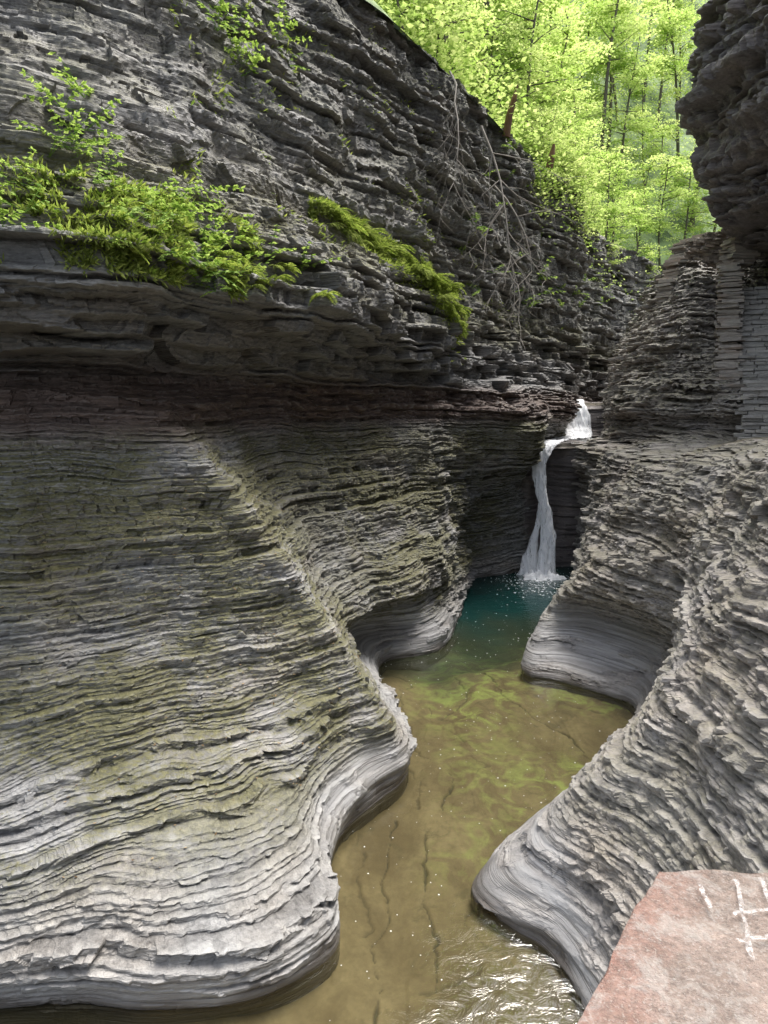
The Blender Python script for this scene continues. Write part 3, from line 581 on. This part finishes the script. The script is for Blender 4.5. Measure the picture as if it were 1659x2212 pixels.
def plant(kind,u,z,s,out=.12):
    c=min(int(np.searchsorted(uL,u)),len(uL)-1);ri=min(int(np.searchsorted(rowsL,z)),len(rowsL)-1);p=PL[ri,c];n=left.N[11,c]
    if abs(p[0])/p[1]>.60: return
    m_=rp.choice(ferns if kind=='fern' else leafs)
    o=bpy.data.objects.new(kind if kind=='fern' else 'leafy_plant',m_);COL.objects.link(o)
    o.location=(p[0]+n[0]*out,p[1]+n[1]*out,z);o.scale=(s,s,s);o.rotation_euler=(rp.uniform(-.4,.4),rp.uniform(-.4,.4),rp.uniform(0,6.28))
    if kind=='fern': o['label']='green fern growing from the mossy rock ledge';o['category']='fern'
    else: o['label']='leafy green seedling rooted on the rock ledge';o['category']='plant'
    o['group']='plants on the mossy ledge'
for k in range(13): plant('fern',rp.uniform(4,9.5),rp.uniform(8.9,10.2),rp.uniform(.4,.8))
for k in range(10): plant('fern',rp.uniform(8.5,11.5),rp.uniform(9.0,9.8),rp.uniform(.4,.8))
for k in range(60):
    t=rp.random()**.75;plant('fern',11.7+4.5*t,11.9-2.5*max(0,t-.5)*rp.uniform(.6,2)-rp.uniform(0,.5),rp.uniform(.6,1.1),.12)
for k in range(34): plant('leafy',rp.uniform(2,8.5),9.2+2.0*rp.random()**.8,rp.uniform(.45,1.0))
for k in range(16): plant('leafy',rp.uniform(6.5,11.8),rp.uniform(8.9,10),rp.uniform(.5,1.))
for k in range(5): plant('leafy',2.6+rp.uniform(0,1.8),rp.uniform(11.2,12.4),rp.uniform(.7,1.))
for k in range(22): plant('leafy',8.2+rp.uniform(0,3),rp.uniform(14.5,18.8),rp.uniform(.7,1.4))
for k in range(30): plant('leafy',rp.uniform(16.5,23.5),rp.uniform(11.5,18.8),rp.uniform(.9,1.8))
r=np.random.default_rng(4);C=[];D=[]
for _ in range(44000):
    w=r.random()
    if w<.34: u=r.uniform(1.5,9.8);z=8.95+1.7*r.random()**1.2
    elif w<.84:
        t=r.random();u=11.5+4.8*t;z=12.0-2.7*max(0,t-.5)*r.uniform(.5,2)-abs(r.normal(0,.4))
    else: u=r.uniform(7,21);z=r.uniform(11,18.5)
    if vn(u*1.7,z*1.5,3)<(.05 if w<.34 else -.35 if w<.84 else .35): continue
    c=min(int(np.searchsorted(uL,u)),len(uL)-1);ri=min(int(np.searchsorted(rowsL,z)),len(rowsL)-1)
    p=PL[ri,c];nn=left.N[11,c];C.append(p+r.normal(0,.02,3));D.append([nn[0]*.8+r.normal(0,.5),nn[1]*.8+r.normal(0,.5),r.uniform(-1.1,.9)])
add_obj('moss_fringe',leaf_mesh('moss_fringe',C,r.uniform(.05,.20,len(C)),r,.5,.26,np.array(D)),FERN,kind='stuff',label='soft green moss and grass fringe along ledges',category='moss')
C=[];D=[]
for _ in range(1100):
    u=r.uniform(2,15);z=r.uniform(1,6.3);c=min(int(np.searchsorted(uL,u)),len(uL)-1);ri=int(np.searchsorted(rowsL,z))
    C.append(PL[ri,c]+[0,-.01,.02]);D.append(r.normal(0,1,3)*[1,1,.2])
add_obj('fallen_leaves',leaf_mesh('fallen_leaves',C,r.uniform(.03,.07,len(C)),r,.8,.5,np.array(D)),DRY,kind='stuff',label='dry leaves and twigs scattered on the rock slope',category='leaf litter')
# ---------------------------------------------------------------- dead branches
def dead_branch(start,dirv,ln,seed,label,nm='dead_branch',rad=.035,droop=.5,dep=2,mat=None):
    rr_=random.Random(seed);A=Acc()
    def grow(p,d,l,rd,dep):
        pts=[np.array(p,float)];d=np.array(d,float);n=6
        for i in range(n):
            d=d+np.array([rr_.gauss(0,.16),rr_.gauss(0,.12),rr_.gauss(0,.16)-droop*.1]);d/=np.linalg.norm(d);pts.append(pts[-1]+d*l/n)
        A.tube(pts,[rd*(1-.8*i/n) for i in range(n+1)],5)
        if dep>0:
            for i in range(1,n+1):
                for _ in range(2 if dep>1 else 1):
                    dd=d+np.array([rr_.gauss(0,.7),rr_.gauss(0,.4),rr_.gauss(0,.6)]);dd/=np.linalg.norm(dd);grow(pts[i],dd,l*rr_.uniform(.3,.5),rd*.45,dep-1)
    grow(start,dirv,ln,rad,dep);add_obj(nm,A.mesh(nm,True),mat or PALE,label=label,category='branch')
dead_branch((3.7,28.4,17.6),(.25,-.25,-1),6.5,1,'pale bare branches hanging down the cliff face',rad=.05)
dead_branch((4.3,28.6,15.5),(.45,-.2,-1),4.5,2,'tangle of bare twigs drooping over rock',rad=.04)
dead_branch((2.3,26.3,18.6),(.35,-.3,-.6),5,5,'thin bare branch leaning off the rim',rad=.035)
A=Acc();A.tube([(5.3,32.3,18.6),(5.4,32.2,19.4),(5.6,32.2,20.1),(5.75,32.2,20.7)],[.18,.15,.12,.02],7);add_obj('tree_stump',A.mesh('tree_stump'),BROWNW,label='broken reddish brown stump standing at the rim',category='stump')
A=Acc();A.tube([(8.3,37.2,18.8),(8.4,37.1,19.4),(8.5,37.1,20.0)],[.2,.17,.06],7);add_obj('tree_stump',A.mesh('tree_stump'),BROWNW,label='short snapped brown stump at the rim',category='stump')
# ---------------------------------------------------------------- stone masonry
def masonry_mat(name,c1,c2,c3):
    m,nt,out=newmat(name);b=NB(nt)
    c=b.mix(b.ramp(b.noise((3,3,9),1,5,.7),.3,.7),c1,c2);c=b.mix(b.math('MULTIPLY',b.ramp(b.noise((1.2,1.2,3),1,3,.6),.5,.7),.7),c,c3)
    c=b.mix(b.math('MULTIPLY',b.ramp(b.noise((30,30,30),1,3,.7),.4,.7),.3),c,(.05,.045,.04))
    c=b.mix(b.math('MULTIPLY',b.attr('tint'),.45),c,(.70,.65,.58))
    p=b.n('ShaderNodeBsdfPrincipled');b.l(c,p.inputs[0]);p.inputs['Roughness'].default_value=.85
    bu=b.n('ShaderNodeBump');bu.inputs['Strength'].default_value=1;bu.inputs['Distance'].default_value=.06;b.l(b.noise((7,7,16),1,5,.7),bu.inputs['Height']);b.l(bu.outputs[0],p.inputs['Normal'])
    b.l(p.outputs[0],out.inputs[0]);return m
STONE=masonry_mat('dry_stone',(.24,.21,.18),(.56,.50,.43),(.48,.36,.28))
STEP=masonry_mat('stair_stone',(.28,.27,.25),(.58,.56,.52),(.40,.35,.30))
def tinted(A,name,seed):
    rs=np.random.default_rng(seed);n=len(A.v)//8;return A.mesh(name,False,dict(tint=np.repeat(rs.random(n)**2,8)))
def stack_wall(path,zb,zt,th,seed,course=.14,jo=.05,jit=.012,lr=(.25,.95)):
    rs=random.Random(seed);A=Acc();path=[np.array(p,float) for p in path]
    for s in range(len(path)-1):
        a,b_=path[s],path[s+1];d=b_-a;ln=np.linalg.norm(d);d/=ln;n=np.array([-d[1],d[0]])
        z=min(zb[s],zb[s+1])
        while z<max(zt[s],zt[s+1]):
            hh=course*rs.uniform(.4,1.5);x=-.1-rs.uniform(0,.3)
            while x<ln:
                l=rs.uniform(*lr);xm=min(max(x+l/2,0),ln);top_=zt[s]+(zt[s+1]-zt[s])*xm/ln;bot=zb[s]+(zb[s+1]-zb[s])*xm/ln
                if z+hh<=top_+.08 and z>=bot-.3:
                    o=rs.uniform(-jo,jo);c=a+d*xm+n*o
                    A.box((c[0],c[1],z+hh/2),(d[0]*(l/2-.008),d[1]*(l/2-.008),0),(n[0]*th/2,n[1]*th/2,0),(0,0,hh/2-.006),jit)
                x+=l
            z+=hh
    return A
sdir=np.array([3.8,8.8]);sl=np.linalg.norm(sdir);sdir/=sl;sn=np.array([sdir[1],-sdir[0]])
A=Acc();ns=27;rs=random.Random(12)
for i in range(ns):
    t=i/ns;z0=5.5+i*6.66/ns
    for cz in (0,1):
        x=-.1+rs.uniform(-.25,.1)
        while x<2.3:
            l=rs.uniform(.35,1.1);hh=rs.uniform(.048,.060);c=np.array([11.95,23.0])+sdir*(t*sl+.34+.05*(1-cz)+rs.uniform(-.07,.07))+sn*(x+l/2)
            A.box((c[0],c[1],z0+.0617+.1233*cz+rs.uniform(-.01,.01)),(sn[0]*(l/2-.015),sn[1]*(l/2-.015),0),(sdir[0]*.25,sdir[1]*.25,0),(0,0,hh),.016)
            x+=l
    c=np.array([11.95,23.0])+sdir*(t*sl+.55)+sn*1.05
    A.box((c[0],c[1],z0-.55),(sn[0]*1.1,sn[1]*1.1,0),(sdir[0]*.2,sdir[1]*.2,0),(0,0,.70),0)
add_obj('stone_staircase',tinted(A,'stone_staircase',1),STEP,label='long flight of worn grey flagstone steps climbing the bank',category='stairs')
q0=np.array([11.95,23.0])-sn*.5;q1=q0+sdir*sl*.45;q2=q0+sdir*sl*.75;q3=q0+sdir*sl*1.0
A=stack_wall([q1-sdir*1.5,q1,q2,q3],[5.6,6.2,7.6,9.0],[7.4,8.7,11.4,13.9],.8,4,.10,.16,.03,(.18,.55))
rs=random.Random(4)
for k in range(9):
    c=q3+np.array([.35+rs.uniform(-.1,.1),-.1]);zt=13.2+.125*k
    A.box((c[0],c[1],zt),(.58+rs.uniform(-.10,.06),.08,0),(-.05,.42,0),(0,0,.055),.025)
add_obj('dry_stone_wall',tinted(A,'dry_stone_wall',2),STONE,label='tan stacked stone parapet rising beside the stairs',category='wall')
A=stack_wall([(13.0,33.2),(14.1,34.2),(15.2,34.8),(17.0,35.2),(20,35.3),(24,35)],[10,10,10,10,11,11],[12.8,14.7,15.1,15.4,17,18],.7,6,.12,.10,.025,(.2,.6))
add_obj('dry_stone_wall',tinted(A,'dry_stone_wall',3),STONE,label='curved weathered stone wall at the top landing',category='wall')
COP,nt,out=newmat('coping_sandstone');b=NB(nt)
n1=b.noise((7,7,7),1,6,.7);n2=b.noise((60,60,60),1,5,.8);n3=b.noise((3.2,3.2,3.2),1,5,.7,.8);n4=b.noise((16,16,16),1,4,.7,.4);n5=b.noise((150,150,150),1,2,.8)
c=b.mix(b.ramp(n1,.35,.65),(.27,.205,.165),(.50,.385,.32));gp=b.n('ShaderNodeNewGeometry');sp=b.n('ShaderNodeSeparateXYZ');b.l(gp.outputs['Position'],sp.inputs[0])
edge=b.ramp(b.math('ADD',b.math('SUBTRACT',b.math('MULTIPLY',sp.outputs[0],1.0),b.math('MULTIPLY',sp.outputs[1],.62)),b.math('MULTIPLY',n3,.5)),-.16,.14,1,0)
c=b.mix(b.math('MULTIPLY',edge,.85),c,b.mix(n4,(.52,.21,.14),(.36,.11,.07)));c=b.mix(b.math('MULTIPLY',b.ramp(n2,.42,.66),.6),c,(.12,.10,.085))
c=b.mix(b.math('MULTIPLY',b.ramp(n4,.5,.62),.5),c,(.55,.50,.45));c=b.mix(b.math('MULTIPLY',b.ramp(n3,.38,.28),.6),c,(.13,.12,.09));c=b.mix(b.math('MULTIPLY',b.ramp(n5,.55,.7),.5),c,(.62,.56,.5))
p=b.n('ShaderNodeBsdfPrincipled');b.l(c,p.inputs[0]);p.inputs['Roughness'].default_value=.88
bu=b.n('ShaderNodeBump');bu.inputs['Strength'].default_value=1.0;bu.inputs['Distance'].default_value=.014;b.l(b.math('ADD',b.math('ADD',n2,n1),b.math('ADD',n4,b.math('MULTIPLY',n5,.4))),bu.inputs['Height']);b.l(bu.outputs[0],p.inputs['Normal']);b.l(p.outputs[0],out.inputs[0])
import bmesh
from mathutils import Vector, noise as mn
def slab(name,poly,zt,th,seed):
    bm=bmesh.new();vs=[bm.verts.new((x,y,zt-th)) for x,y in poly];f=bm.faces.new(vs)
    ex=bmesh.ops.extrude_face_region(bm,geom=[f])
    for v in ex['geom']:
        if isinstance(v,bmesh.types.BMVert): v.co.z=zt
    bmesh.ops.bevel(bm,geom=list(bm.edges),offset=.007,segments=2,profile=.6,affect='EDGES')
    bmesh.ops.triangulate(bm,faces=list(bm.faces))
    for _ in range(6):
        es=[e for e in bm.edges if e.calc_length()>.018]
        if not es: break
        bmesh.ops.subdivide_edges(bm,edges=es,cuts=1);bmesh.ops.triangulate(bm,faces=[f for f in bm.faces if len(f.verts)>3])
    bm.normal_update()
    for v in bm.verts:
        v.co+=v.normal*(mn.noise(v.co*6+Vector((seed,0,0)))*.006+mn.noise(v.co*22)*.005+mn.noise(v.co*50)*.002)
    bmesh.ops.recalc_face_normals(bm,faces=list(bm.faces));me=bpy.data.meshes.new(name);bm.to_mesh(me);bm.free()
    for q in me.polygons:q.use_smooth=True
    return me
e=bpy.data.objects.new('parapet_wall',None);COL.objects.link(e);e['label']='low stone parapet with reddish sandstone coping and scratched marks';e['category']='wall'
add_obj('coping_stone',slab('coping_stone',[(.17,.66),(.30,.98),(.45,1.19),(.60,1.385),(1.3,1.375),(1.5,.55),(.6,.3)],6.0,.14,1),COP,e)
add_obj('wall_body',tinted(stack_wall([(.9,.45),(.9,1.2)],[5.0,5.0],[5.84,5.84],.6,9,.16),'wall_body',5),STONE,e)
add_obj('coping_stone',slab('coping_stone',[(1.235,1.78),(1.25,2.0),(1.6,2.1),(1.7,1.6)],5.86,.3,5),COP,e,label='grey end block beyond the coping')
def strokes(lines,z,w=.011):
    A=Acc();rs=random.Random(1)
    for a,b_ in lines:
        a=np.array(a);b_=np.array(b_);n_=9;d=b_-a;d/=np.linalg.norm(d);n=np.array([-d[1],d[0]]);base_=len(A.v)
        for i in range(n_+1):
            m=a+(b_-a)*i/n_+n*rs.uniform(-.0025,.0025);ww=w*rs.uniform(.5,1.1)/2
            A.v.append((m[0]-n[0]*ww,m[1]-n[1]*ww,z));A.v.append((m[0]+n[0]*ww,m[1]+n[1]*ww,z))
            if i: k=base_+2*i;A.f.append((k-2,k,k+1,k-1))
    return A.mesh('scratched_mark')
SCR,nt,out=newmat('chalk_scratch');b=NB(nt);d=b.n('ShaderNodeBsdfDiffuse');d.inputs[0].default_value=(.64,.61,.58,1)
tr=b.n('ShaderNodeBsdfTransparent');mx=b.n('ShaderNodeMixShader');b.l(b.ramp(b.noise((80,80,80),1,5,.8),.40,.62,.0,.8),mx.inputs[0]);b.l(tr.outputs[0],mx.inputs[1]);b.l(d.outputs[0],mx.inputs[2]);b.l(mx.outputs[0],out.inputs[0])
add_obj('scratched_mark',strokes([((.745,1.335),(.665,1.12)),((.688,1.236),(.80,1.255)),((.662,1.165),(.76,1.18)),((.80,1.34),(.755,1.19)),
 ((.66,1.32),(.65,1.25))],6.0125),SCR,e)
add_obj('path',raw_mesh('path',[(-2.5,-4,5.2),(7,-4,5.2),(7,.5,5.2),(-2.5,.5,5.2)],[(0,1,2,3)]),STEP,kind='structure',label='flagstone path along the gorge',category='path')
# ---------------------------------------------------------------- light, world, camera
w=bpy.data.worlds.new('World');scene.world=w;w.use_nodes=True;nt=w.node_tree
bg=nt.nodes['Background'];sk=nt.nodes.new('ShaderNodeTexSky');sk.sky_type='NISHITA';sk.sun_disc=False
el=math.radians(68);az=math.radians(50)
sk.sun_elevation=el;sk.sun_rotation=az;sk.air_density=1.0;sk.dust_density=4.0
hs=nt.nodes.new('ShaderNodeHueSaturation');hs.inputs['Saturation'].default_value=.5;nt.links.new(sk.outputs[0],hs.inputs['Color']);nt.links.new(hs.outputs[0],bg.inputs[0]);bg.inputs[1].default_value=.34
sd=bpy.data.lights.new('sun','SUN');sd.energy=5.0;sd.angle=math.radians(34);sd.color=(1,.98,.95);so=bpy.data.objects.new('sun',sd);COL.objects.link(so)
S=Vector((math.cos(el)*math.sin(az),math.cos(el)*math.cos(az),math.sin(el)));so.rotation_euler=S.to_track_quat('Z','Y').to_euler()
cd=bpy.data.cameras.new('camera');cam=bpy.data.objects.new('camera',cd);COL.objects.link(cam);scene.camera=cam
cam.location=(0,0,H);cam.rotation_euler=(math.radians(90-8.6),0,0);cd.sensor_fit='VERTICAL';cd.sensor_height=36;cd.lens=36*1500/2212;cd.clip_end=600;cd.clip_start=.05
scene.view_settings.view_transform='Standard';scene.view_settings.look='None';scene.view_settings.exposure=0
print('verts',sum(len(m.vertices) for m in bpy.data.meshes))
